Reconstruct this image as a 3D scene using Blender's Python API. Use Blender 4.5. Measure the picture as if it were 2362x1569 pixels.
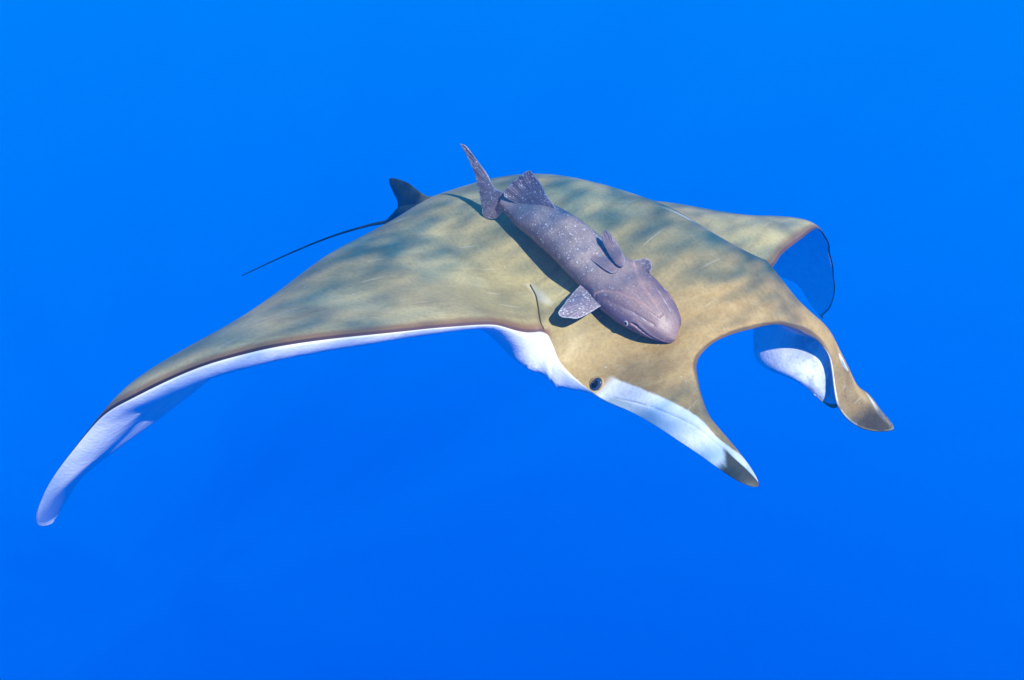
import bpy, math, random
import numpy as np
from mathutils import Vector, Matrix
from mathutils.geometry import delaunay_2d_cdt
random.seed(4)
for o in list(bpy.data.objects): bpy.data.objects.remove(o)
S = bpy.context.scene
C = S.collection
R = math.radians

# ---------------------------------------------------------------- camera, water light, sun, exposure
PITCH = 30.0
CAM_Z = -1.5                                   # metres below the surface of the sea
cam = bpy.data.objects.new('camera', bpy.data.cameras.new('camera')); C.objects.link(cam)
cam.data.lens = 30.0; cam.data.sensor_width = 36.0; cam.data.clip_end = 500.0; cam.data.clip_start = 0.02
cam.location = (0, 0, CAM_Z); cam.rotation_euler = (R(90 - PITCH), 0, 0)
S.camera = cam
S.view_settings.view_transform = 'Standard'; S.view_settings.look = 'None'
S.view_settings.gamma = 1.0; S.view_settings.exposure = 0.64; S.view_settings.use_curve_mapping = False

class N:                                       # terse node helper
    def __init__(s, tree): s.t = tree
    def n(s, typ, ins=None, **kw):
        o = s.t.nodes.new(typ)
        for k, v in kw.items(): setattr(o, k, v)
        for k, v in (ins or {}).items(): s.set(o.inputs[k], v)
        return o
    def set(s, sock, v):
        if isinstance(v, bpy.types.NodeSocket): s.t.links.new(v, sock)
        elif isinstance(v, tuple) and len(v) == 3 and sock.type == 'RGBA': sock.default_value = (*v, 1)
        else: sock.default_value = v
    def m(s, op, a, b=0.0, c=None):
        o = s.t.nodes.new('ShaderNodeMath'); o.operation = op
        s.set(o.inputs[0], a); s.set(o.inputs[1], b)
        if c is not None: s.set(o.inputs[2], c)
        return o.outputs[0]
    def ramp(s, x, lo, hi, a=0.0, b=1.0):      # smooth step lo..hi -> a..b
        o = s.t.nodes.new('ShaderNodeMapRange'); o.interpolation_type = 'SMOOTHSTEP'
        for i, v in enumerate((x, lo, hi, a, b)): s.set(o.inputs[i], v)
        return o.outputs[0]
    def mix(s, f, a, b):
        o = s.t.nodes.new('ShaderNodeMix'); o.data_type = 'RGBA'
        s.set(o.inputs[0], f); s.set(o.inputs[6], a); s.set(o.inputs[7], b)
        return o.outputs[2]
    def noise(s, vec, scale, detail=4.0, rough=0.55, out=0):
        o = s.n('ShaderNodeTexNoise', {'Vector': vec, 'Scale': scale, 'Detail': detail, 'Roughness': rough})
        return o.outputs[out]
    def attr(s, name):
        a = s.n('ShaderNodeAttribute', attribute_name=name)
        x = s.n('ShaderNodeSeparateXYZ', {0: a.outputs['Vector']})
        return x.outputs[0], x.outputs[1], x.outputs[2], a.outputs['Vector']

W = bpy.data.worlds.new('World'); S.world = W; W.use_nodes = True
W.node_tree.nodes.clear()
w = N(W.node_tree)                             # the open water: bright blue above, deeper blue below
tc = w.n('ShaderNodeTexCoord')
z = w.n('ShaderNodeSeparateXYZ', {0: tc.outputs['Generated']}).outputs[2]
cr = w.n('ShaderNodeValToRGB', {0: w.m('MULTIPLY_ADD', z, 0.5, 0.5)})
els = cr.color_ramp.elements
stops = [(0.0, (0.000, 0.075, 0.70)), (0.11, (0.000, 0.105, 0.88)), (0.25, (0.0, 0.153, 1.0)), (0.43, (0.0, 0.208, 1.0)),
         (0.55, (0.005, 0.26, 1.02)), (0.75, (0.03, 0.36, 1.05)), (1.0, (0.10, 0.5, 1.1))]
els[0].position, els[0].color = stops[0][0], (*stops[0][1], 1)
els[1].position, els[1].color = stops[-1][0], (*stops[-1][1], 1)
for p_, c_ in stops[1:-1]:
    e = els.new(p_); e.color = (*c_, 1)
bg = w.n('ShaderNodeBackground', {0: cr.outputs[0], 1: 0.61})
w.t.links.new(bg.outputs[0], w.n('ShaderNodeOutputWorld').inputs[0])

# cam axes (x right, d away, z up) -> world
cp, sp = math.cos(R(PITCH)), math.sin(R(PITCH))
def c2w(v): return Vector((v[0], v[1] * cp + v[2] * sp, -v[1] * sp + v[2] * cp))
SUN_CAM = Vector((0.36, -0.90, 0.27)).normalized()        # towards the sun, seen from the ray
sd = c2w(SUN_CAM)
sun = bpy.data.objects.new('sun', bpy.data.lights.new('sun', 'SUN')); C.objects.link(sun)
sun.data.energy = 5.0; sun.data.angle = R(0.5); sun.data.color = (1.0, 0.91, 0.77)
sun.location = (0, 0, 6); sun.rotation_euler = sd.to_track_quat('Z', 'Y').to_euler()

# ---------------------------------------------------------------- helpers
def link(name, me, mat, parent=None, smooth=True):
    o = bpy.data.objects.new(name, me); C.objects.link(o)
    if mat: me.materials.append(mat)
    if smooth: me.polygons.foreach_set('use_smooth', np.ones(len(me.polygons), bool))
    o.parent = parent
    return o
def mesh(verts, faces, attrs=None):
    me = bpy.data.meshes.new('m'); me.from_pydata([tuple(map(float, v)) for v in verts], [], [tuple(map(int, f)) for f in faces]); me.update()
    for k, v in (attrs or {}).items():
        a = me.attributes.new(k, 'FLOAT_VECTOR', 'POINT'); a.data.foreach_set('vector', np.asarray(v, np.float32).ravel())
    return me
def catmull(P, n):
    P = np.asarray(P, float); k = len(P); out = []
    for t in np.linspace(0, k - 1, n):
        i = min(int(t), k - 2); f = t - i
        p0 = P[max(i - 1, 0)] if i else 2 * P[0] - P[1]
        p1, p2 = P[i], P[i + 1]; p3 = P[i + 2] if i + 2 < k else 2 * P[-1] - P[-2]
        out.append(.5 * (2 * p1 + (p2 - p0) * f + (2 * p0 - 5 * p1 + 4 * p2 - p3) * f * f + (3 * p1 - p0 - 3 * p2 + p3) * f ** 3))
    return np.array(out)
def seg_dist(Q, A, B):                          # distance of points Q to the polyline segments A->B
    d = B - A; L2 = np.maximum((d * d).sum(1), 1e-12); best = np.full(len(Q), 1e9)
    for a, e, l in zip(A, d, L2):
        t = np.clip(((Q - a) @ e) / l, 0, 1); r = Q - a - t[:, None] * e
        best = np.minimum(best, np.einsum('ij,ij->i', r, r))
    return np.sqrt(best)
def inside(Q, poly):
    x, y = Q[:, 0], Q[:, 1]; c = np.zeros(len(Q), bool); j = len(poly) - 1
    for i in range(len(poly)):
        xi, yi = poly[i]; xj, yj = poly[j]
        if yi != yj: c ^= ((yi > y) != (yj > y)) & (x < (xj - xi) * (y - yi) / (yj - yi) + xi)
        j = i
    return c
def resample(poly, step, flags=None):           # closed polygon -> even points, flag of the source edge
    out, fl = [], []
    n = len(poly)
    for i in range(n):
        a, b = np.array(poly[i]), np.array(poly[(i + 1) % n]); k = max(1, int(round(np.linalg.norm(b - a) / step)))
        for j in range(k): out.append(a + (b - a) * j / k); fl.append(flags[i] if flags else 0)
    return np.array(out), fl
def planform(outline, spacing, rings, extra=None):
    """outline (n,2) dense, closed; returns points and triangles; the outline points come first"""
    n = len(outline)
    prv, nxt = np.roll(outline, 1, 0), np.roll(outline, -1, 0); t = nxt - prv; t /= np.linalg.norm(t, axis=1)[:, None]
    nn = np.c_[-t[:, 1], t[:, 0]]
    area = .5 * np.sum(outline[:, 0] * nxt[:, 1] - nxt[:, 0] * outline[:, 1])
    if area < 0: nn = -nn
    A, B = outline, nxt; pts = [outline]
    for r in rings:
        q = outline + nn * r; ok = inside(q, outline); q = q[ok]
        q = q[seg_dist(q, A, B) > r * .93]; pts.append(q)
    lo, hi = outline.min(0), outline.max(0); g = []
    for j, y in enumerate(np.arange(lo[1], hi[1], spacing * .866)):
        xs = np.arange(lo[0] + (j % 2) * spacing / 2, hi[0], spacing); g.append(np.c_[xs, np.full(len(xs), y)])
    g = np.vstack(g); g = g[inside(g, outline)]; g = g[seg_dist(g, A, B) > rings[-1] + spacing * .6]
    if extra is not None:
        ex = np.asarray(extra); g = g[np.array([np.min(np.hypot(*(ex - p_).T)) for p_ in g]) > .006]; g = np.vstack([g, ex[seg_dist(ex, A, B) > .004]])
    pts = np.vstack(pts + [g])
    vv, ee, ff, *_ = delaunay_2d_cdt([Vector(p) for p in pts], [(i, (i + 1) % n) for i in range(n)], [], 1, 1e-7)
    V = np.array([tuple(v) for v in vv]); F = np.array([f for f in ff if len(f) == 3])
    # outline vertices keep their order in the first n outputs
    cen = V[F].mean(1); F = F[inside(cen, outline)]
    a, b, c = V[F[:, 0]], V[F[:, 1]], V[F[:, 2]]
    ar = (b[:, 0] - a[:, 0]) * (c[:, 1] - a[:, 1]) - (b[:, 1] - a[:, 1]) * (c[:, 0] - a[:, 0])
    F = F[np.abs(ar) > 1e-10]; ar = ar[np.abs(ar) > 1e-10]
    F[ar < 0] = F[ar < 0][:, ::-1]
    edge = seg_dist(V, A, B) < 1e-6
    return V, F, edge
def two_sided(V, F, edge, top, bot):
    """closed shell: top sheet, bottom sheet sharing the outline"""
    n = len(V); idx = np.full(n, -1); inner = np.where(~edge)[0]; idx[edge] = np.where(edge)[0]; idx[inner] = n + np.arange(len(inner))
    P = np.vstack([top, bot[inner]]); G = np.vstack([F, idx[F][:, ::-1]])
    return P, G, inner
def tps_fit(X, Y, lam):
    n = len(X); d = np.linalg.norm(X[:, None] - X[None], axis=2); K = np.where(d > 0, d * d * np.log(d + 1e-12), 0) + lam * np.eye(n)
    Pm = np.c_[np.ones(n), X]
    return np.linalg.solve(np.block([[K, Pm], [Pm.T, np.zeros((3, 3))]]), np.r_[Y, np.zeros((3, Y.shape[1]))])
def tps_eval(X, Wt, Q):
    d = np.linalg.norm(Q[:, None] - X[None], axis=2); K = np.where(d > 0, d * d * np.log(d + 1e-12), 0)
    return K @ Wt[:len(X)] + np.c_[np.ones(len(Q)), Q] @ Wt[len(X):]
def sstep(x, a, b): t = np.clip((x - a) / (b - a), 0, 1); return t * t * (3 - 2 * t)
def material(name):
    m = bpy.data.materials.new(name); m.use_nodes = True; m.node_tree.nodes.clear()
    g = N(m.node_tree); p = g.n('ShaderNodeBsdfPrincipled'); o = g.n('ShaderNodeOutputMaterial')
    m.node_tree.links.new(p.outputs[0], o.inputs[0])
    return m, g, p, o

def speckles(g, co, scale, size, seed, dens):
    mp = g.n('ShaderNodeMapping', {'Vector': co, 'Location': (seed, seed * 1.7, -seed)})
    vo = g.n('ShaderNodeTexVoronoi', {'Vector': mp.outputs[0], 'Scale': scale, 'Randomness': 1.0})
    rnd = g.n('ShaderNodeSeparateXYZ', {0: vo.outputs['Color']}).outputs[0]
    r = g.m('MULTIPLY', g.m('SUBTRACT', rnd, 1 - dens), size / dens)
    return g.m('MULTIPLY', g.ramp(g.m('SUBTRACT', vo.outputs['Distance'], r), -.05, .03, 1.0, 0.0), g.m('GREATER_THAN', rnd, 1 - dens))

# ---------------------------------------------------------------- unseen sea surface overhead, its tint added to shape the sunlight
m_surf = bpy.data.materials.new('dapple_tint_water'); m_surf.use_nodes = True; m_surf.node_tree.nodes.clear()
g = N(m_surf.node_tree)
tc = g.n('ShaderNodeTexCoord')
mr = g.n('ShaderNodeMapping', {'Vector': tc.outputs['Object'], 'Rotation': (0, 0, R(-41))})
mp = g.n('ShaderNodeMapping', {'Vector': mr.outputs[0], 'Scale': (0.85, 3.2, 0.0), 'Location': (1.854, 10.507, 0)})
big = g.n('ShaderNodeMapping', {'Vector': tc.outputs['Object'], 'Scale': (1.0, 1.0, 0.0), 'Location': (10.615, 31.669, 0)}).outputs[0]  # offset picked so broad dark patches shade the ray's rear and right
n1 = g.m('ADD', g.m('MULTIPLY', g.noise(mp.outputs[0], 11.0, 2.0, 0.5), .5), g.m('MULTIPLY', g.noise(big, 2.4, 1.0, 0.5), .5))
tr = g.n('ShaderNodeBsdfTransparent', {0: g.mix(g.ramp(n1, 0.35, 0.585), (0.07, 0.17, 0.36), (1.0, 1.0, 1.0))})  # dark blue tint blocks sun in streaks, standing in for ripple dapples
g.t.links.new(tr.outputs[0], g.n('ShaderNodeOutputMaterial').inputs[0])
nx = 180
xs = np.linspace(-24, 24, nx); gx, gy = np.meshgrid(xs, xs)
gz = .6 * (.05 * np.sin(gx * 1.7 + .6 * gy) + .03 * np.sin(gy * 2.9 - gx) + .02 * np.sin(gx * 4.1 + 2 * gy))
q = np.arange(nx * nx).reshape(nx, nx)
sea = link('sea_surface_gobo', mesh(np.c_[gx.ravel(), gy.ravel(), gz.ravel()], np.c_[q[:-1, :-1].ravel(), q[:-1, 1:].ravel(), q[1:, 1:].ravel(), q[1:, :-1].ravel()]), m_surf)
sea.location = (0, 1.5, 0.0)
sea['kind'] = 'structure'; sea['label'] = 'unseen sea surface overhead, tinted to dapple and shade the ray'

# ---------------------------------------------------------------- the devil ray
# body axes in world space: x forward, y to its left, z up
O_CAM = (0.2114, 1.9000, 0.1390); AX = [(0.6612, -0.6211, -0.4208), (0.7471, 0.5963, 0.2938), (0.0684, -0.5086, 0.8583)]
M_RAY = Matrix([[*c2w(a)] for a in AX]).transposed().to_4x4(); M_RAY.translation = Vector((0, 0, CAM_Z)) + c2w(O_CAM)
ray = bpy.data.objects.new('devil_ray', None); C.objects.link(ray); ray.matrix_world = M_RAY; ray.empty_display_size = .2
ray['label'] = 'large olive-brown devil ray with white underside gliding with drooping wing tips'; ray['category'] = 'ray'

# landmarks: planform place (side, ahead) -> place in the swimming pose (side, ahead, up), metres
LM = np.array([
    (0.000, 0.360, 0.0300, 0.3629, 0.0325),
    (-0.100, 0.355, -0.1000, 0.3538, 0.0391),
    (0.085, 0.360, 0.1000, 0.3886, 0.0266),
    (-0.145, 0.365, -0.1500, 0.3636, 0.0229),
    (-0.165, 0.420, -0.1800, 0.3984, -0.0021),
    (-0.190, 0.490, -0.2200, 0.4572, -0.0164),
    (-0.215, 0.560, -0.2500, 0.5353, -0.0222),
    (-0.260, 0.625, -0.2700, 0.6004, -0.0477),
    (-0.300, 0.570, -0.2950, 0.5653, -0.0414),
    (-0.330, 0.460, -0.3050, 0.4521, -0.0340),
    (-0.335, 0.360, -0.3000, 0.3395, -0.0387),
    (-0.310, 0.270, -0.2800, 0.2433, -0.0605),
    (-0.245, 0.360, -0.2700, 0.3578, -0.0029),
    (-0.250, 0.460, -0.2650, 0.4602, -0.0018),
    (-0.285, 0.200, -0.2850, 0.1567, -0.0345),
    (-0.290, 0.120, -0.3100, 0.1200, 0.0290),
    (-0.160, 0.270, -0.1700, 0.2693, 0.0128),
    (-0.450, 0.135, -0.4425, 0.1350, 0.0895),
    (-0.610, 0.140, -0.5907, 0.1400, 0.1352),
    (-0.770, 0.130, -0.7473, 0.1300, 0.1667),
    (-0.900, 0.100, -0.8731, 0.1000, 0.1728),
    (-0.990, 0.050, -0.9513, 0.0500, 0.1438),
    (-1.080, 0.000, -1.0323, 0.0000, 0.0955),
    (-1.170, -0.080, -1.0806, -0.0800, 0.0101),
    (-1.290, -0.160, -1.1201, -0.1600, -0.0992),
    (-1.410, -0.250, -1.1435, -0.2500, -0.2193),
    (-1.500, -0.340, -1.1398, -0.3400, -0.3415),
    (-1.500, -0.370, -1.1220, -0.3500, -0.3556),
    (-1.380, -0.400, -1.0830, -0.2200, -0.1877),
    (-1.200, -0.370, -0.9787, -0.1300, -0.0579),
    (-1.040, -0.340, -0.8337, -0.1300, 0.0089),
    (-0.820, -0.320, -0.6900, -0.2400, 0.0300),
    (-0.620, -0.340, -0.5200, -0.3300, 0.0500),
    (-0.420, -0.400, -0.3800, -0.3900, 0.0400),
    (-0.220, -0.480, -0.2000, -0.4700, 0.0200),
    (-1.070, -0.060, -1.0124, -0.0600, 0.0778),
    (-0.860, -0.120, -0.8057, -0.1200, 0.0969),
    (-0.620, -0.200, -0.5609, -0.2000, 0.1264),
    (-0.400, -0.290, -0.3800, -0.2900, 0.1130),
    (-0.220, -0.350, -0.2212, -0.3500, 0.1204),
    (-0.620, -0.030, -0.6481, -0.0300, 0.1352),
    (-0.400, 0.000, -0.3850, 0.0000, 0.0850),
    (-0.220, -0.020, -0.2200, -0.0227, 0.0419),
    (0.000, -0.240, 0.0000, -0.2329, 0.1650),
    (0.000, -0.380, -0.0000, -0.3964, 0.1024),
    (0.000, -0.500, 0.0000, -0.5000, 0.0300),
    (0.000, -0.620, 0.0000, -0.6200, -0.0300),
    (0.050, -0.100, 0.0500, -0.0754, 0.1680),
    (0.100, 0.050, 0.1000, 0.0577, 0.1654),
    (0.190, 0.160, 0.1900, 0.1796, 0.0989),
    (0.265, 0.230, 0.2650, 0.2342, 0.0456),
    (0.230, 0.195, 0.2300, 0.2092, 0.0723),
    (0.145, 0.110, 0.1450, 0.1234, 0.1355),
    (0.220, -0.480, 0.2000, -0.4700, 0.0000),
    (0.420, -0.400, 0.4000, -0.3900, -0.0300),
    (0.400, -0.050, 0.3800, -0.0500, 0.0200),
    (0.145, 0.365, 0.1900, 0.4012, -0.0115),
    (0.165, 0.430, 0.2450, 0.4341, -0.0771),
    (0.185, 0.490, 0.2650, 0.4714, -0.1880),
    (0.215, 0.560, 0.2800, 0.5292, -0.2185),
    (0.260, 0.625, 0.3000, 0.5859, -0.1989),
    (0.312, 0.560, 0.3100, 0.5490, -0.1736),
    (0.330, 0.500, 0.3350, 0.4866, -0.1674),
    (0.250, 0.370, 0.2700, 0.3841, -0.0345),
    (0.270, 0.450, 0.2850, 0.4625, -0.1046),
    (0.310, 0.270, 0.2350, 0.2706, -0.1374),
    (0.335, 0.360, 0.2300, 0.3852, -0.1586),
    (0.332, 0.440, 0.3000, 0.4520, -0.2207),
    (0.290, 0.120, 0.3100, 0.1200, 0.0000),
    (0.360, 0.128, 0.3600, 0.1814, -0.0007),
    (0.438, 0.134, 0.4300, 0.1694, 0.0112),
    (0.515, 0.137, 0.5000, 0.1565, 0.0185),
    (0.627, 0.139, 0.6000, 0.1331, 0.0113),
    (0.739, 0.132, 0.7000, 0.1089, -0.0018),
    (0.839, 0.114, 0.7800, 0.0970, -0.0452),
    (0.951, 0.072, 0.8600, 0.0831, -0.1094),
    (1.075, 0.003, 0.9400, 0.0709, -0.1901),
    (1.192, -0.095, 1.0100, 0.0597, -0.2719),
    (1.300, -0.167, 1.0700, 0.0429, -0.3496),
    (1.397, -0.240, 1.1200, 0.0167, -0.4191),
    (1.475, -0.305, 1.1600, -0.0147, -0.4704),
    (1.250, -0.370, 1.0600, -0.0737, -0.3536),
    (1.080, -0.350, 1.0000, -0.1334, -0.3197),
    (1.480, -0.370, 1.1700, -0.0283, -0.4782),
    (0.850, -0.310, 0.8300, -0.2700, -0.1600),
    (0.620, -0.340, 0.6000, -0.3300, -0.0600),
    (0.550, -0.120, 0.5000, -0.1482, 0.0034),
    (0.660, -0.060, 0.6000, -0.0756, -0.0093),
    (0.800, 0.000, 0.7400, 0.0409, -0.0168),
])
LX, LY = LM[:, :2], LM[:, 2:]
LW = tps_fit(LX, LY, 2e-5)
half = [(0, .36, 0), (.10, .357, 0), (.145, .367, 0), (.163, .42, 1), (.188, .49, 1), (.213, .56, 1), (.235, .605, 1), (.262, .626, 1), (.29, .602, 1), (.312, .55, 1), (.328, .46, 1), (.333, .36, 1),
        (.318, .28, 1), (.292, .20, 1), (.283, .155, 1), (.30, .128, 2), (.36, .128, 2), (.45, .135, 2), (.61, .14, 2), (.77, .13, 2), (.9, .10, 2), (.99, .05, 2), (1.08, 0, 2), (1.17, -.08, 2),
        (1.29, -.16, 2), (1.41, -.25, 2), (1.475, -.305, 2), (1.502, -.345, 2), (1.495, -.378, 3), (1.46, -.395, 3), (1.38, -.402, 3), (1.2, -.375, 3), (1.04, -.343, 3), (.82, -.322, 3), (.62, -.34, 3), (.42, -.40, 3),
        (.22, -.48, 3), (.13, -.535, 3), (.09, -.60, 3), (.05, -.63, 3)]
def smooth_side(sgn):
    P = catmull([(sgn * a, b) for a, b, _ in half], 560); k = np.linspace(0, len(half) - 1, 560)
    return P, [half[min(int(x), len(half) - 1)][2] for x in k]
Lp, Lf = smooth_side(1); Rp, Rf = smooth_side(-1)
outline = np.vstack([Lp, Rp[::-1][:-1]]); flags = np.array(Lf + Rf[::-1][:-1])
outline, fl = resample(outline, .0075, list(flags)); fl = np.array(fl)
slit = [np.array([(-0.220, -0.015), (-0.230, 0.015), (-0.245, 0.040), (-0.280, 0.095), (-0.285, 0.120)]), np.array([(-0.220, -0.015), (-0.230, 0.015), (-0.245, 0.040), (-0.280, 0.095), (-0.285, 0.120)]) * [-1, 1]]
crease = [np.array([(-.302, .30), (-.286, .38), (-.273, .46), (-.258, .53), (-.248, .59)]) * [k, 1] for k in (1,)]
xt = []
for c_ in slit + crease:
    cc = catmull(c_, 28); tn = np.gradient(cc, axis=0); tn /= np.linalg.norm(tn, axis=1)[:, None]; nn_ = np.c_[-tn[:, 1], tn[:, 0]]
    for off in (0, -.0015, .0015, -.004, .004, -.009, .009): xt.append(cc + nn_ * off)
V, F, edge = planform(outline, .0125, [.0012, .003, .006, .010, .016], np.vstack(xt))
OA, OB = outline, np.roll(outline, -1, 0)
te = fl == 3
dTE = seg_dist(V, OA[te], OB[te]); dLE = seg_dist(V, OA[~te], OB[~te])
dWing = seg_dist(V, OA[fl == 2], OB[fl == 2])
p, q = V[:, 0], V[:, 1]; ap = np.abs(p)
def surf(Q): return tps_eval(LX, LW, Q)
e = 1e-4
P = surf(V); dp = surf(V + [e, 0]) - P; dq = surf(V + [0, e]) - P
nrm = np.cross(dp, dq); nrm /= np.linalg.norm(nrm, axis=1)[:, None]
for _ in range(3):                               # ease the normals so the shell stays even
    acc = np.zeros_like(nrm); cnt = np.zeros(len(V))
    for i in range(3):
        for j in range(3): np.add.at(acc, F[:, i], nrm[F[:, j]])
    nrm = acc / np.linalg.norm(acc, axis=1)[:, None]
# thickness
wing = .010 + .046 * np.clip(1 - ap / 1.5, 0, 1) + .012 * np.exp(-((ap - .80) / .38) ** 2)
flank = sstep(q, .04, .16) * (1 - sstep(q, .28, .34)) * sstep(ap, .14, .22) * (p < 0)
wing = wing * (1 - .72 * sstep(q, .17, .27) * sstep(ap, .14, .22))
d_side = np.interp(q, [-.6, -.25, -.05, .06, .10, .15, .20, .26, .30], [.015, .045, .065, .07, .072, .056, .024, .004, .0]) * (1 - sstep(ap, .25, .46))
d_mid = np.interp(q, [-.6, -.25, -.05, .08, .18, .28, .36], [.02, .06, .08, .075, .05, .02, .0])
body = d_mid + (d_side - d_mid) * sstep(ap, .10, .24)
fin = sstep(q, .33, .40) * sstep(ap, .12, .17)
wing = wing * (1 - .7 * sstep(p, .45, .75))
roll = sstep(-p, .80, 1.15) * (1 - .6 * sstep(-p, 1.3, 1.5)); wing = wing + .022 * roll
T = wing * (1 - fin) + (.012 - .009 * (p > 0) * sstep(q, .38, .44)) * fin; TB = body * (1 - fin)
wl = np.where(q > .28, .02 + .10 * (1 - sstep(ap, .10, .15)), .028 + .075 * roll + .11 * (1 - sstep(ap, .38, .98)) * sstep(ap, .30, .36) * (1 - sstep(q, .145, .16)))
prof = np.sqrt(np.clip(1 - (1 - np.clip(dLE / wl, 0, 1)) ** 2, 0, 1)) * (np.clip(dTE / .26, 0, 1) ** .8)
tau = T * prof
wb = .055 - .032 * sstep(q, .13, .20) * sstep(ap, .17, .24) + .20 * sstep(q, .16, .30) * (1 - sstep(ap, .17, .24))
xb = np.clip(dLE / wb, 0, 1); tb = TB * np.sqrt(1 - (1 - xb) ** 2) ** (1 + .8 * sstep(q, .16, .30) * (1 - sstep(ap, .17, .24))) * np.clip(dTE / .26, 0, 1) ** .8
# dorsal detail: rounded margin, fold behind the head, small muscle ripples
dsl = np.minimum(*[seg_dist(V, s_[:-1], s_[1:]) for s_ in [catmull(c_, 28) for c_ in slit]])
cr_ = catmull(crease[0], 28); dcr = seg_dist(V, cr_[:-1], cr_[1:])
dpt = seg_dist(V, np.array([(-0.225, -0.005)]), np.array([(-0.230, 0.055)]))
pale_streak = catmull([(.072, .03), (.105, .08), (.14, .125), (.18, .168)], 20); dstk = seg_dist(V, pale_streak[:-1], pale_streak[1:])
dz = -.002 * np.exp(-(dcr / .0022) ** 2) -.004 * np.exp(-(dLE / .010)) - .005 * np.exp(-(dsl / .006) ** 2) + .0035 * np.exp(-((dsl - .018) / .012) ** 2)
top = P + nrm * dz[:, None]
dirv = nrm * (1 - flank)[:, None] + np.c_[-.18 * np.sign(p), 0 * p, 1 + 0 * p] * flank[:, None]
bot = P - dirv * (tau + 1e-5)[:, None] - np.array([0, -.1, 1.0]) * tb[:, None] + np.array([1.0, 0, 0]) * (np.sign(p) * .18 * tb * flank)[:, None]
PP, FF, inner = two_sided(V, F, edge, top, bot)
def shell_attr(a, b, c, bflag=None): 
    A_ = np.c_[a, b, c]; return np.vstack([A_, A_[inner]])
flag = np.r_[np.where(edge, .5, 1.0), np.zeros(len(inner))]
at_pq = shell_attr(p, q, p * 0); at_pq[:, 2] = flag
loc = lambda A_: np.c_[A_[:, 1], A_[:, 0], A_[:, 2]]       # (side, ahead, up) -> (x ahead, y left, z up)
FF = FF[:, ::-1]
me = mesh(loc(PP), FF, {'pq': at_pq, 'dd': shell_attr(dLE, dTE, dWing), 'mk': shell_attr(dsl, dcr, dpt), 'm2': shell_attr(dstk, p * 0, p * 0)})

m_ray, g, bs, out = material('ray_skin')
ap_, aq_, as_, avec = g.attr('pq'); dle, dte, dwg, _ = g.attr('dd'); sl_, ta_, fi_, _ = g.attr('mk')
stk_, _b, _c, _d = g.attr('m2')
co = g.n('ShaderNodeTexCoord').outputs['Object']
nA = g.noise(avec, 5.0, 4); nB = g.noise(avec, 26.0, 5, .6); nC = g.noise(co, 160.0, 3)
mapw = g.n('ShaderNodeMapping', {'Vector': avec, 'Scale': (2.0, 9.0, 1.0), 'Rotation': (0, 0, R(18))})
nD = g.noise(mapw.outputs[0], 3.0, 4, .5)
olive = g.mix(g.ramp(nA, .38, .62), (.315, .27, .15), (.445, .388, .215))
headc = g.mix(g.ramp(nB, .35, .65), (.33, .218, .092), (.41, .285, .128))
dors = g.mix(g.ramp(aq_, .05, .30), olive, headc)
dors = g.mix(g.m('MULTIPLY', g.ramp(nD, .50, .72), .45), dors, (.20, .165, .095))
dors = g.mix(g.m('MULTIPLY', g.ramp(nC, .42, .70), .24), dors, (.12, .09, .055))
def lines(rot, sc, seed, lo, hi):
    mp_ = g.n('ShaderNodeMapping', {'Vector': avec, 'Scale': (sc, sc * 16, 1.0), 'Rotation': (0, 0, R(rot)), 'Location': (seed, seed, 0)})
    return g.ramp(g.noise(mp_.outputs[0], 1.0, 1.0, .4), lo, hi)
scr = g.m('MULTIPLY', g.m('MAXIMUM', lines(35, 6.0, 2.0, .735, .76), lines(-50, 8.0, 7.0, .74, .765)), .35)
dors = g.mix(g.m('MULTIPLY', g.ramp(g.noise(avec, 75.0, 4, .65), .48, .68), .22), dors, (.46, .38, .22))
dors = g.mix(scr, dors, (.60, .56, .44))
dors = g.mix(g.m('MULTIPLY', speckles(g, avec, 60, .16, 1.0, .12), .35), dors, (.62, .60, .50))
# dark margin along the leading edge of the wings, thin dark rim elsewhere
wob = g.m('MULTIPLY_ADD', g.noise(avec, 9.0, 5, .6), .012, -.006)
dors = g.mix(g.m('MULTIPLY', g.ramp(g.m('ABSOLUTE', ap_), 1.33, 1.45, 1.0, 0.0), g.ramp(g.m('ADD', dwg, wob), .010, .030, .75, 0.0)), dors, (.16, .075, .05))
dors = g.mix(g.m('MULTIPLY', g.ramp(g.m('ABSOLUTE', ap_), 1.33, 1.45, 1.0, 0.0), g.ramp(g.m('ADD', dwg, g.m('MULTIPLY', wob, .35)), .0045, .0095, 1.0, 0.0)), dors, g.mix(g.ramp(g.m('ABSOLUTE', ap_), .5, 1.1), (.12, .07, .08), (.025, .018, .028)))
white = g.mix(g.ramp(nB, .35, .7), (.80, .80, .81), (.68, .71, .76))
white = g.mix(g.m('MULTIPLY', g.ramp(g.noise(avec, 48.0, 5, .7), .52, .70), .35), white, (.42, .45, .50))
# pale flank of the right head fin
bnd = g.m('ADD', g.ramp(aq_, .50, .60, -.245, -.222), g.m('MULTIPLY_ADD', nB, .012, -.006))
pale = g.m('MULTIPLY', g.ramp(g.m('SUBTRACT', g.m('MULTIPLY', g.m('ABSOLUTE', ap_), -1.0), g.m('ADD', bnd, g.ramp(ap_, 0.0, .05, 0.0, -.052))), -.004, .004, 1.0, 0.0), g.m('MULTIPLY', g.ramp(aq_, .262, .285), g.m('MAXIMUM', g.ramp(ap_, 0.0, .05, 1.0, 0.0), g.ramp(aq_, .505, .53))))
dors = g.mix(pale, dors, white)
low_shade = g.m('MULTIPLY', g.m('MULTIPLY', g.ramp(g.m('ADD', ap_, g.m('MULTIPLY_ADD', nB, .05, -.025)), -.312, -.285, 1.0, 0.0), g.ramp(aq_, .28, .31)), g.ramp(aq_, .40, .47, .7, 0.0))
dors = g.mix(low_shade, dors, (.22, .34, .44))  # blue-teal shade painted into the lower rear face of the right head fin
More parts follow.
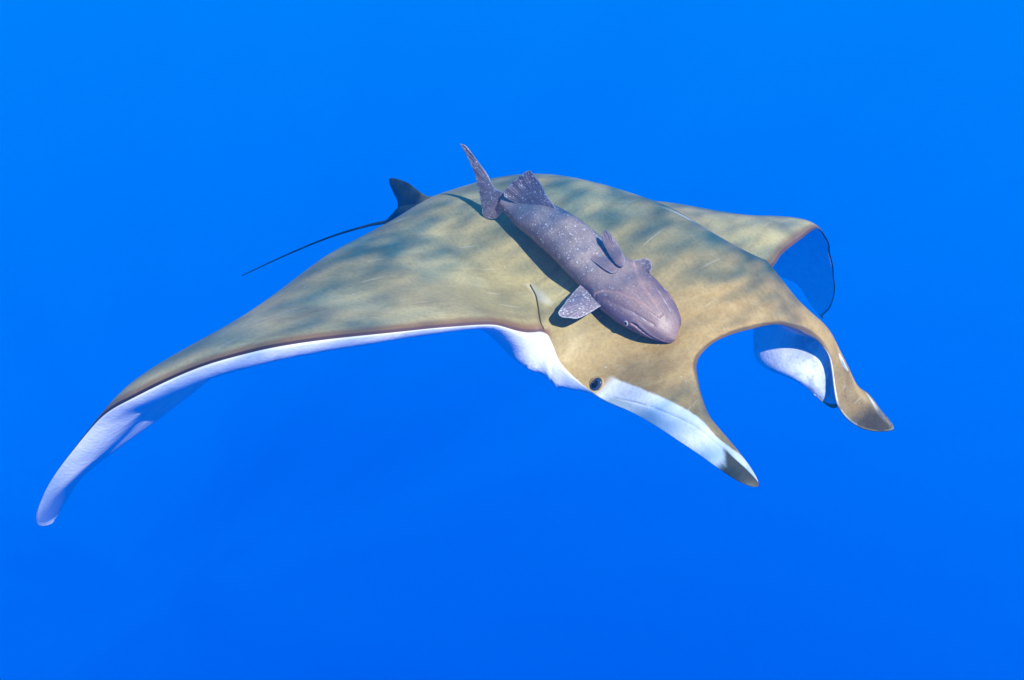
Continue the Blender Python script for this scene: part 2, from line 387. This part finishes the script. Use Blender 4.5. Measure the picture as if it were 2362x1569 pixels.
ltip = g.m('MULTIPLY', g.m('MULTIPLY', g.ramp(g.m('ADD', aq_, g.m('MULTIPLY_ADD', nB, .10, -.05)), .50, .57), g.ramp(ap_, .1, .15)), .9)
dors = g.mix(ltip, dors, (.06, .055, .042))
tipd = g.m('MULTIPLY', g.ramp(g.m('ADD', aq_, g.m('MULTIPLY_ADD', nB, .04, -.02)), .53, .55), g.ramp(ap_, -.256, -.250, 1.0, 0.0))
dors = g.mix(tipd, dors, (.085, .08, .06))
# fold behind the head
dors = g.mix(g.m('MULTIPLY', g.ramp(g.m('ADD', fi_, g.m('MULTIPLY_ADD', nB, .012, -.006)), .003, .018, .85, 0.0), 1.0), dors, (.52, .50, .40))
dors = g.mix(g.ramp(sl_, .0010, .0028, .95, 0.0), dors, (.03, .02, .015))
dors = g.mix(g.ramp(stk_, .0015, .006, .85, 0.0), dors, (.72, .75, .78))  # thin pale streak along the left side of the back
lipm = g.m('MULTIPLY', g.ramp(g.m('ABSOLUTE', ap_), .15, .19, 1.0, 0.0), g.ramp(aq_, .31, .33))
dors = g.mix(g.m('MULTIPLY', lipm, g.ramp(g.m('ADD', dle, wob), .004, .010, .8, 0.0)), dors, (.075, .05, .05))
dors = g.mix(g.ramp(ta_, .0004, .0013, .4, 0.0), dors, (.25, .27, .30))
# belly, with brown creeping round the sides of the head and dark fin tips
vent = g.mix(g.m('MULTIPLY', g.ramp(aq_, .475, .50), g.ramp(ap_, .0, .05)), white, g.mix(g.ramp(nB, .4, .65), (.20, .17, .09), (.07, .065, .05)))
vent = g.mix(g.m('MULTIPLY', g.m('MULTIPLY', g.ramp(g.noise(avec, 20.0, 5, .65), .46, .60), .65), g.m('MULTIPLY', g.ramp(aq_, .30, .36), g.ramp(ap_, .1, .14))), vent, (.24, .31, .42))
vent = g.mix(g.m('MULTIPLY', lipm, g.ramp(g.m('ADD', dle, g.m('MULTIPLY', wob, 2.0)), .003, .009, .75, 0.0)), vent, (.12, .085, .10))
vent = g.mix(g.m('MULTIPLY', g.ramp(g.m('ADD', dwg, g.m('MULTIPLY', wob, .5)), .004, .008, .9, 0.0), g.ramp(ap_, .45, .6)), vent, (.03, .02, .035))
vent = g.mix(g.m('MULTIPLY', g.ramp(dte, .002, .006, .7, 0.0), g.ramp(g.m('ABSOLUTE', ap_), 1.15, 1.4, 1.0, 0.0)), vent, (.05, .05, .09))
dors = g.mix(g.ramp(ap_, -1.40, -1.475, 0.0, 1.0), dors, white)
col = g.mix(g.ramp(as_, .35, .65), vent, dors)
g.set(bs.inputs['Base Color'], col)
g.set(bs.inputs['Roughness'], g.m('MULTIPLY_ADD', nB, .25, .36))
g.set(bs.inputs['Specular IOR Level'], .28)
bmp = g.n('ShaderNodeBump', {'Height': g.m('ADD', nC, g.m('MULTIPLY', nB, 2.0)), 'Strength': .22, 'Distance': .004})
g.set(bs.inputs['Normal'], bmp.outputs[0])
g.set(bs.inputs['Subsurface Weight'], .0)
rb = link('body', me, m_ray, ray)

def eval_top(pq):                                # a point of the back and its normal, body axes
    Q = np.array([pq]); a = surf(Q)[0]; n = np.cross(surf(Q + [e, 0])[0] - a, surf(Q + [0, e])[0] - a); n /= np.linalg.norm(n)
    return Vector((a[1], a[0], a[2])), Vector((n[1], n[0], n[2]))

# eyes: a dark ball in a low brown socket
m_eye, g, bs, _ = material('ray_eye'); co = g.n('ShaderNodeTexCoord').outputs['Object']
r_ = g.n('ShaderNodeVectorMath', {0: co}, operation='LENGTH').outputs['Value']
zz = g.n('ShaderNodeSeparateXYZ', {0: co}).outputs
rad = g.m('SQRT', g.m('ADD', g.m('MULTIPLY', zz[0], zz[0]), g.m('MULTIPLY', zz[1], zz[1])))
g.set(bs.inputs['Base Color'], g.mix(g.ramp(rad, .45, .62), (.004, .006, .012), (.02, .04, .09)))
g.set(bs.inputs['Roughness'], .08)
m_lid, g, bs, _ = material('ray_eyelid')
co = g.n('ShaderNodeTexCoord').outputs['Object']
g.set(bs.inputs['Base Color'], g.mix(g.noise(co, 60, 3), (.34, .215, .085), (.40, .265, .11))); g.set(bs.inputs['Roughness'], .5)
def uv_ball(nu=32, nv=20):
    vs = [(math.sin(math.pi * j / nv) * math.cos(2 * math.pi * i / nu), math.sin(math.pi * j / nv) * math.sin(2 * math.pi * i / nu), math.cos(math.pi * j / nv)) for j in range(nv + 1) for i in range(nu)]
    fs = [(j * nu + i, j * nu + (i + 1) % nu, (j + 1) * nu + (i + 1) % nu, (j + 1) * nu + i)[::-1] for j in range(nv) for i in range(nu)]
    return vs, fs
def torus(R0, r0, nu=40, nv=14):
    vs = [((R0 + r0 * math.cos(2 * math.pi * j / nv)) * math.cos(2 * math.pi * i / nu), (R0 + r0 * math.cos(2 * math.pi * j / nv)) * math.sin(2 * math.pi * i / nu), r0 * .8 * math.sin(2 * math.pi * j / nv)) for i in range(nu) for j in range(nv)]
    fs = [(i * nv + j, ((i + 1) % nu) * nv + j, ((i + 1) % nu) * nv + (j + 1) % nv, i * nv + (j + 1) % nv) for i in range(nu) for j in range(nv)]
    return vs, fs
for sgn in (-1, 1):
    pt, nn = eval_top((sgn * .287, .262))
    out_ = (nn + Vector((.1, sgn * .75, -.0))).normalized()
    ey = link('eye', mesh(*uv_ball()), m_eye, ray)
    x_ = Vector((1, 0, -.25)); x_ = (x_ - out_ * x_.dot(out_)).normalized(); y_ = out_.cross(x_)
    Mx = Matrix([[*x_], [*y_], [*out_]]).transposed().to_4x4(); Mx.translation = pt + nn * .002
    ey.matrix_local = Mx @ Matrix.Diagonal((.0112, .0158, .007, 1))
    ld = link('eyelid', mesh(*torus(.0150, .0028)), m_lid, ray)
    ld.matrix_local = Mx @ Matrix.Diagonal((.80, 1.06, .9, 1))

# tail whip and the small fin at its root
m_tail, g, bs, _ = material('ray_tail'); co = g.n('ShaderNodeTexCoord').outputs['Object']
tz = g.n('ShaderNodeSeparateXYZ', {0: co}).outputs; nt = g.noise(co, 30, 4)
dk = g.mix(g.ramp(nt, .4, .6), (.014, .034, .038), (.03, .055, .055))
g.set(bs.inputs['Base Color'], g.mix(g.ramp(g.m('ADD', tz[0], g.m('MULTIPLY', nt, .06)), -.68, -.60), dk, (.25, .21, .11))); g.set(bs.inputs['Roughness'], .5)
def tube(path, rad, n=18, flat=1.0, up=Vector((0, 0, 1))):
    path = [Vector(p_) for p_ in path]; vs = []; fs = []
    for i, p_ in enumerate(path):
        t = (path[min(i + 1, len(path) - 1)] - path[max(i - 1, 0)]).normalized(); s = t.cross(up).normalized(); u_ = s.cross(t)
        for j in range(n):
            a = 2 * math.pi * j / n; vs.append(p_ + s * math.cos(a) * rad[i] + u_ * math.sin(a) * rad[i] * flat)
    for i in range(len(path) - 1):
        for j in range(n): fs.append((i * n + j, i * n + (j + 1) % n, (i + 1) * n + (j + 1) % n, (i + 1) * n + j))
    fs += [tuple(range(n))[::-1], tuple((len(path) - 1) * n + j for j in range(n))]
    return vs, fs
TAIL = np.array([(-0.5000, 0.0000, -0.0200), (-0.6000, 0.0000, -0.0550), (-0.7790, 0.0000, -0.1158), (-0.8601, 0.0000, -0.1744), (-0.9417, -0.0200, -0.2147), (-1.1103, -0.0500, -0.3080), (-1.3340, -0.0900, -0.4483), (-1.6100, -0.1300, -0.6295)])
tp = catmull(TAIL, 90); tr_ = np.interp(np.linspace(0, 1, 90), [0, .12, .25, .34, .40, .6, .97, 1], [.05, .036, .022, .010, .0058, .0036, .0022, .0016])
link('tail', mesh(*tube(tp, tr_)), m_tail, ray)
def flat_fin(name, poly, plane, thick, mat, parent, spacing=.008, ripple=0.0, base=None, bend=0.0, roll=None):
    """a fin in the plane (origin, ux, uy): outline in metres in that plane, lens-shaped thickness"""
    o_, ux, uy = [Vector(v) for v in plane]; nz = ux.cross(uy).normalized()
    d = catmull(list(poly) + [poly[0]], len(poly) * 10)[:-1]; d, _f = resample(d, spacing * .6)
    V_, F_, ed = planform(d, spacing, [spacing * .15, spacing * .45]); dist = seg_dist(V_, d, np.roll(d, -1, 0))
    b0 = np.array(base if base is not None else poly[0]); rel = V_ - b0; r0 = np.linalg.norm(rel, axis=1); ang = np.arctan2(rel[:, 1], rel[:, 0])
    th = thick * np.sqrt(np.clip(dist / (dist.max() + 1e-9), 0, 1)) * (1.15 - .9 * np.clip(r0 / r0.max(), 0, 1)) + 2e-5
    V_ = V_ + (rel / np.maximum(r0, 1e-6)[:, None]) * (.0006 * np.sin(ang * 31 + 2 * np.sin(ang * 7)) * sstep(r0, .55 * r0.max(), .9 * r0.max()))[:, None]
    z0 = ripple * np.sin(ang * 26) * np.clip(r0 / r0.max(), 0, 1) + bend * (r0 / r0.max()) ** 2
    W3 = lambda zoff: np.array([o_ + ux * a + uy * b + nz * c for a, b, c in zip(V_[:, 0], V_[:, 1], zoff)])
    PP_, FF_, inn = two_sided(V_, F_, ed, W3(z0 + th / 2), W3(z0 - th / 2))
    A_ = np.c_[ang, r0, dist]
    return link(name, mesh(PP_, FF_, {'fan': np.vstack([A_, A_[inn]])}), mat, parent)
DORSAL = [(-0.6196, -0.0126), (-0.6676, -0.0312), (-0.7177, -0.0276), (-0.7588, -0.0219), (-0.8112, -0.0272), (-0.8434, -0.0361), (-0.8479, -0.0493), (-0.8263, -0.0751), (-0.8069, -0.0950), (-0.8112, -0.1191), (-0.8556, -0.1659), (-0.7789, -0.1317), (-0.6763, -0.0760)]
flat_fin('dorsal_fin', DORSAL, ((0, .0, 0), (1, 0, 0), (0, 0, 1)), .03, m_tail, ray, spacing=.006)

# ---------------------------------------------------------------- the remora, belly up on the ray's back
REM = np.array([
    (0.2979, -0.1345, 0.0368, 0.0025, 0.0025),
    (0.2921, -0.1389, 0.0412, 0.0213, 0.0139),
    (0.2704, -0.1423, 0.0519, 0.0383, 0.0235),
    (0.2399, -0.1446, 0.0631, 0.0507, 0.0308),
    (0.2009, -0.1470, 0.0757, 0.0587, 0.0369),
    (0.1598, -0.1475, 0.0864, 0.0584, 0.0406),
    (0.1154, -0.1480, 0.0974, 0.0539, 0.0419),
    (0.0592, -0.1516, 0.1177, 0.0510, 0.0436),
    (0.0153, -0.1503, 0.1301, 0.0491, 0.0433),
    (-0.0269, -0.1527, 0.1399, 0.0465, 0.0420),
    (-0.0644, -0.1576, 0.1477, 0.0418, 0.0396),
    (-0.1009, -0.1703, 0.1540, 0.0330, 0.0325),
    (-0.1300, -0.1829, 0.1631, 0.0213, 0.0227),
    (-0.1497, -0.1957, 0.1745, 0.0136, 0.0155),
])                                              # x, y, z (body axes of the ray), half width, half thickness, per station
rem = bpy.data.objects.new('remora', None); C.objects.link(rem); rem.empty_display_size = .1
rem['label'] = 'purple-grey white-speckled remora clinging belly-up to the back of the devil ray'; rem['category'] = 'fish'
rem.matrix_world = M_RAY @ Matrix.Translation(Vector((0.0592, -0.1516, 0.1177)))
RO = np.array([0.0592, -0.1516, 0.1177])
NS, NA = 220, 112
st = catmull(np.c_[REM[:, :3] - RO, REM[:, 3:5]], NS)
UPV = Vector((0.1707, -0.4618, 0.8704)).normalized()
ctr = [Vector(r[:3]) for r in st]; frames = []
for i in range(NS):
    t = (ctr[min(i + 1, NS - 1)] - ctr[max(i - 1, 0)]).normalized(); s = t.cross(UPV).normalized(); frames.append((t, s, s.cross(t)))
sv = np.linspace(0, 1, NS)                        # 0 snout .. 1 tail root
vs = np.zeros((NS, NA, 3)); att = np.zeros((NS, NA, 3)); at2 = np.zeros((NS, NA, 3))
th = np.linspace(0, 2 * math.pi, NA, endpoint=False)
def curve_dist(S_, T_, pts, ks, kt):              # distance on the (station, angle) chart, metres
    pts = np.array(pts) * [ks, kt]; Q = np.c_[S_.ravel() * ks, T_.ravel() * kt]
    return seg_dist(Q, pts[:-1], pts[1:]).reshape(S_.shape)
SS, TT = np.meshgrid(sv, th, indexing='ij')       # angle: 0 = starboard equator, pi/2 = belly (up)
TTd = np.degrees(TT); 
KS, KT = .72, .0011
sym = np.where(TTd > 270, 360 - TTd, np.where(TTd > 90, 180 - TTd, TTd)); sym = np.where(TTd > 270, -(360 - TTd), np.where(TTd > 180, 180 - TTd, sym))
gill = curve_dist(SS, sym, [(.37, -20), (.405, 8), (.41, 28), (.39, 46), (.345, 64), (.28, 78), (.18, 86)], KS, KT)
jaw = curve_dist(SS, sym, [(.0, -8), (.05, -2), (.12, 12), (.19, 24), (.225, 30), (.24, 28)], KS, KT)
groove = curve_dist(SS, sym, [(.17, 58), (.28, 50), (.36, 36)], KS, KT)
for i in range(NS):
    t, s, u_ = frames[i]; hw, ht = st[i, 3], st[i, 4]
    c, sn = np.cos(th), np.sin(th)
    ex = 2.0 + .5 * math.exp(-(sv[i] / .2) ** 2)
    rr = (np.abs(c) ** ex + np.abs(sn) ** ex) ** (-1 / ex)
    flat_back = np.where(sn < 0, 1 - .35 * math.exp(-(sv[i] / .3) ** 4), 1.0)
    d = -.0028 * np.exp(-(gill[i] / .004) ** 2) + .0022 * np.exp(-((gill[i] + 0) / .014) ** 2) - .004 * np.exp(-(jaw[i] / .003) ** 2) + .0025 * np.exp(-((jaw[i] - .007) / .005) ** 2) - .0018 * np.exp(-(groove[i] / .005) ** 2)
    d *= min(1, sv[i] / .03)
    for j in range(NA):
        k = rr[j]
        v = ctr[i] + s * (c[j] * (hw * k + d[j])) + u_ * (sn[j] * (ht * k + d[j]) * flat_back[j])
        vs[i, j] = v
att[..., 0] = SS; att[..., 1] = sym / 90; att[..., 2] = np.where(np.cos(TT) > 0, 1, -1)
at2[..., 0] = gill; at2[..., 1] = jaw; at2[..., 2] = groove
idx = np.arange(NS * NA).reshape(NS, NA)
fs = [(idx[i, j], idx[i, (j + 1) % NA], idx[i + 1, (j + 1) % NA], idx[i + 1, j]) for i in range(NS - 1) for j in range(NA)]
fs += [tuple(idx[0])[::-1], tuple(idx[-1])]
fs = [tuple(f)[::-1] for f in fs]
m_rem, g, bs, _ = material('remora_skin')
s_, a_, sd_, vec = g.attr('sa'); gl, jw, gv, _ = g.attr('ln'); co = g.n('ShaderNodeTexCoord').outputs['Object']
nA = g.noise(co, 14, 4); nB = g.noise(co, 70, 5, .6); nF = g.noise(co, 320, 3)
sk = g.mix(g.ramp(nA, .35, .65), (.215, .175, .19), (.32, .262, .268))
sk = g.mix(g.m('MULTIPLY', g.ramp(s_, .25, .58, 1.0, 0.0), .75), sk, (.195, .12, .135))
sk = g.mix(g.m('MULTIPLY', g.ramp(nB, .42, .66), .45), sk, (.13, .10, .145))
sk = g.mix(g.m('MULTIPLY', g.ramp(nF, .5, .7), .25), sk, (.42, .36, .40))
nH = g.noise(g.n('ShaderNodeMapping', {'Vector': vec, 'Scale': (3.0, 14.0, 1.0)}).outputs[0], 3.0, 5, .6)
sk = g.mix(g.m('MULTIPLY', g.ramp(s_, .30, .52, .6, 0.0), g.ramp(nH, .52, .66)), sk, (.36, .25, .28))
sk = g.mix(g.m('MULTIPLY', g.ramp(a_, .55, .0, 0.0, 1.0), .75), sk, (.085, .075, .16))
chk = g.m('MULTIPLY', g.ramp(s_, .30, .405, 1.0, 0.0), g.ramp(a_, .40, .70, 1.0, 0.0))       # dark cheek
sk = g.mix(g.m('MULTIPLY', chk, .45), sk, (.085, .06, .11))
sk = g.mix(g.m('MULTIPLY', g.ramp(gl, .0015, .005, 1.0, 0.0), g.ramp(a_, .30, .70, .75, .16)), sk, (.55, .32, .28))
sk = g.mix(g.m('MULTIPLY', g.ramp(gv, .0006, .0022, .55, 0.0), g.ramp(s_, .30, .24)), sk, (.62, .58, .64))
sk = g.mix(g.ramp(jw, .0025, .006, .6, 0.0), sk, (.46, .25, .25))
sk = g.mix(g.ramp(jw, .0006, .0016, .85, 0.0), sk, (.05, .025, .035))
sp = g.m('MAXIMUM', speckles(g, co, 175, .36, 0, .5), g.m('MULTIPLY', speckles(g, co, 320, .40, 3, .6), .7))
spm = g.m('MULTIPLY', g.m('MULTIPLY', sp, g.ramp(s_, .22, .60, .14, 1.0)), g.ramp(g.noise(co, 22, 3), .34, .54, .5, 1.0))
sk = g.mix(spm, sk, (.56, .54, .57))
g.set(bs.inputs['Base Color'], sk); g.set(bs.inputs['Roughness'], g.m('MULTIPLY_ADD', nB, .25, .30)); g.set(bs.inputs['Specular IOR Level'], .4)
bmp = g.n('ShaderNodeBump', {'Height': g.m('ADD', g.m('MULTIPLY', nB, 1.4), g.m('ADD', nF, sp)), 'Strength': .2, 'Distance': .003}); g.set(bs.inputs['Normal'], bmp.outputs[0])
link('body', mesh(vs.reshape(-1, 3), fs, {'sa': att.reshape(-1, 3), 'ln': at2.reshape(-1, 3)}), m_rem, rem)

def fin_material(name, dark, light, edgec, spots):
    m, g, bs, out = material(name)
    an, r0, di, _ = g.attr('fan'); co = g.n('ShaderNodeTexCoord').outputs['Object']
    nz = g.noise(co, 40, 3)
    wv = g.m('SINE', g.m('ADD', g.m('MULTIPLY', an, 95.0), g.m('MULTIPLY', nz, 11.0)))
    c = g.mix(g.ramp(g.m('ADD', g.m('MULTIPLY', wv, .6), g.m('MULTIPLY_ADD', g.noise(co, 120, 4), 2.4, -1.2)), -.9, .9), dark, light)
    c = g.mix(g.ramp(di, .0008, .0032, .75, 0.0), c, edgec)
    sp = g.m('MAXIMUM', speckles(g, co, 170, .42, 5, .5), g.m('MULTIPLY', speckles(g, co, 300, .45, 9, .6), .8))
    c = g.mix(g.m('MULTIPLY', sp, spots), c, (.75, .75, .82))
    g.set(bs.inputs['Base Color'], c); g.set(bs.inputs['Roughness'], .4); g.set(bs.inputs['Specular IOR Level'], .35)
    b = g.n('ShaderNodeBump', {'Height': wv, 'Strength': .2, 'Distance': .002}); g.set(bs.inputs['Normal'], b.outputs[0])
    tl = g.n('ShaderNodeBsdfTranslucent', {0: c}); mx = g.n('ShaderNodeMixShader', {0: .22, 1: bs.outputs[0], 2: tl.outputs[0]})
    g.t.links.new(mx.outputs[0], out.inputs[0])
    return m
m_fin = fin_material('remora_fin', (.20, .17, .25), (.34, .29, .36), (.55, .52, .62), .85)
m_belly_fin = fin_material('remora_belly_fin', (.21, .155, .20), (.34, .26, .29), (.30, .27, .36), .15)
for name, o_, ux, uy, poly, base, mt, thk, rip, bnd_ in [
    ('caudal_fin', (-0.1497, -0.1957, 0.1745), (-0.7398, -0.5140, 0.4342), (-0.4531, -0.0965, -0.8862), [(0.1300, -0.0632), (0.1163, -0.0673), (0.0863, -0.0526), (0.0510, -0.0340), (0.0228, -0.0156), (-0.0056, -0.0208), (-0.0200, -0.0051), (-0.0145, 0.0224), (-0.0122, 0.0440), (-0.0010, 0.0568), (0.0145, 0.0609), (0.0292, 0.0419), (0.0498, 0.0125), (0.0761, -0.0202), (0.1031, -0.0438)], (-0.0187, -0.0118), 'f', 0.009, 0.0014, 0.006),
    ('anal_fin', (-0.0938, -0.1783, 0.1709), (-0.8477, -0.4950, 0.1907), (-0.2454, 0.0472, -0.9683), [(-0.0682, -0.0218), (-0.0392, -0.0469), (-0.0168, -0.0731), (-0.0002, -0.0879), (0.0110, -0.0915), (0.0236, -0.0760), (0.0397, -0.0485), (0.0505, -0.0216), (0.0432, -0.0096), (0.0138, -0.0048), (-0.0259, -0.0056)], (-0.0426, 0.0036), 'f', 0.007, 0.0014, 0.008),
    ('pelvic_fin', (0.1272, -0.1673, 0.1326), (-0.9781, -0.0025, 0.2080), (-0.0751, -0.9283, -0.3643), [(0.0666, 0.0083), (0.0676, -0.0006), (0.0483, -0.0073), (0.0222, -0.0096), (-0.0059, -0.0097), (-0.0303, -0.0048), (-0.0298, 0.0084), (-0.0137, 0.0125), (0.0126, 0.0143), (0.0386, 0.0154), (0.0558, 0.0136)], (-0.0372, 0.0007), 'b', 0.006, 0.0012, 0.006),
    ('pelvic_fin', (0.1272, -0.1673, 0.1326), (-0.9541, -0.0393, 0.2969), (-0.2183, -0.5874, -0.7793), [(0.0412, -0.0382), (0.0411, -0.0471), (0.0316, -0.0500), (0.0104, -0.0457), (-0.0110, -0.0384), (-0.0302, -0.0296), (-0.0350, -0.0182), (-0.0243, -0.0118), (-0.0039, -0.0154), (0.0202, -0.0227), (0.0328, -0.0294)], (-0.0376, -0.0181), 'b', 0.006, 0.0012, 0.006),
    ('pectoral_fin', (0.1550, -0.1889, 0.0654), (-0.9692, -0.0115, 0.2460), (-0.0241, -0.9897, -0.1414), [(0.0616, -0.0115), (0.0553, 0.0179), (0.0403, 0.0595), (0.0251, 0.0923), (0.0161, 0.1059), (0.0047, 0.1050), (-0.0080, 0.0875), (-0.0114, 0.0590), (-0.0079, 0.0280), (-0.0023, 0.0015), (0.0328, -0.0177)], (0.0173, -0.0125), 'f', 0.007, 0.0014, 0.012),
    ('pectoral_fin', (0.1641, -0.1112, 0.1048), (-0.9692, -0.0115, 0.2460), (-0.1927, -0.5867, -0.7866), [(0.0297, -0.0162), (0.0179, -0.0260), (0.0074, -0.0357), (-0.0036, -0.0395), (-0.0145, -0.0366), (-0.0227, -0.0264), (-0.0260, -0.0136), (-0.0105, -0.0109), (0.0095, -0.0036)], (0.0203, -0.0100), 'f', 0.007, 0.0014, 0.012),
]:
    flat_fin(name, poly, ([a - b for a, b in zip(o_, RO)], ux, uy), thk, {'f': m_fin, 'b': m_belly_fin}[mt], rem, spacing=.005, ripple=rip, base=base, bend=bnd_)
# eyes
m_re, g, bs, _ = material('remora_eye'); co = g.n('ShaderNodeTexCoord').outputs['Object']
zz = g.n('ShaderNodeSeparateXYZ', {0: co}).outputs
rad = g.m('SQRT', g.m('ADD', g.m('MULTIPLY', zz[0], zz[0]), g.m('MULTIPLY', zz[1], zz[1])))
c = g.mix(g.ramp(rad, .50, .56), (.006, .008, .02), (.40, .44, .50)); c = g.mix(g.ramp(rad, .74, .84), c, (.30, .17, .14))
g.set(bs.inputs['Base Color'], c); g.set(bs.inputs['Roughness'], .12)
for sgn in (-1, 1):
    i = int(.262 * NS); t, s, u_ = frames[i]; ang = R(6)
    nn = (s * sgn * math.cos(ang) + u_ * .55).normalized()
    pos = ctr[i] + s * sgn * st[i, 3] * .945 * math.cos(ang) + u_ * st[i, 4] * .28
    ey = link('eye', mesh(*uv_ball()), m_re, rem)
    x_ = (t - nn * t.dot(nn)).normalized(); Mx = Matrix([[*x_], [*nn.cross(x_)], [*nn]]).transposed().to_4x4(); Mx.translation = pos
    ey.matrix_local = Mx @ Matrix.Diagonal((.0064, .0064, .0040, 1))
# ---------------------------------------------------------------- the water itself: a faint blue haze that veils what is far
m_hz = bpy.data.materials.new('water_haze'); m_hz.use_nodes = True; m_hz.node_tree.nodes.clear()
g = N(m_hz.node_tree)
pv = g.n('ShaderNodeVolumePrincipled', {'Color': (.0, .34, .98), 'Density': .036, 'Absorption Color': (.0, .35, .9)})
g.t.links.new(pv.outputs[0], g.n('ShaderNodeOutputMaterial').inputs['Volume'])
bx = [(x, y, z_) for x in (-5, 5) for y in (-1.0, 6.0) for z_ in (-5.5, -0.2)]
hz = link('haze', mesh(bx, [(0, 1, 3, 2), (4, 6, 7, 5), (0, 4, 5, 1), (2, 3, 7, 6), (0, 2, 6, 4), (1, 5, 7, 3)]), m_hz, smooth=False)
hz['kind'] = 'stuff'; hz['label'] = 'clear blue sea water veiling distant things'
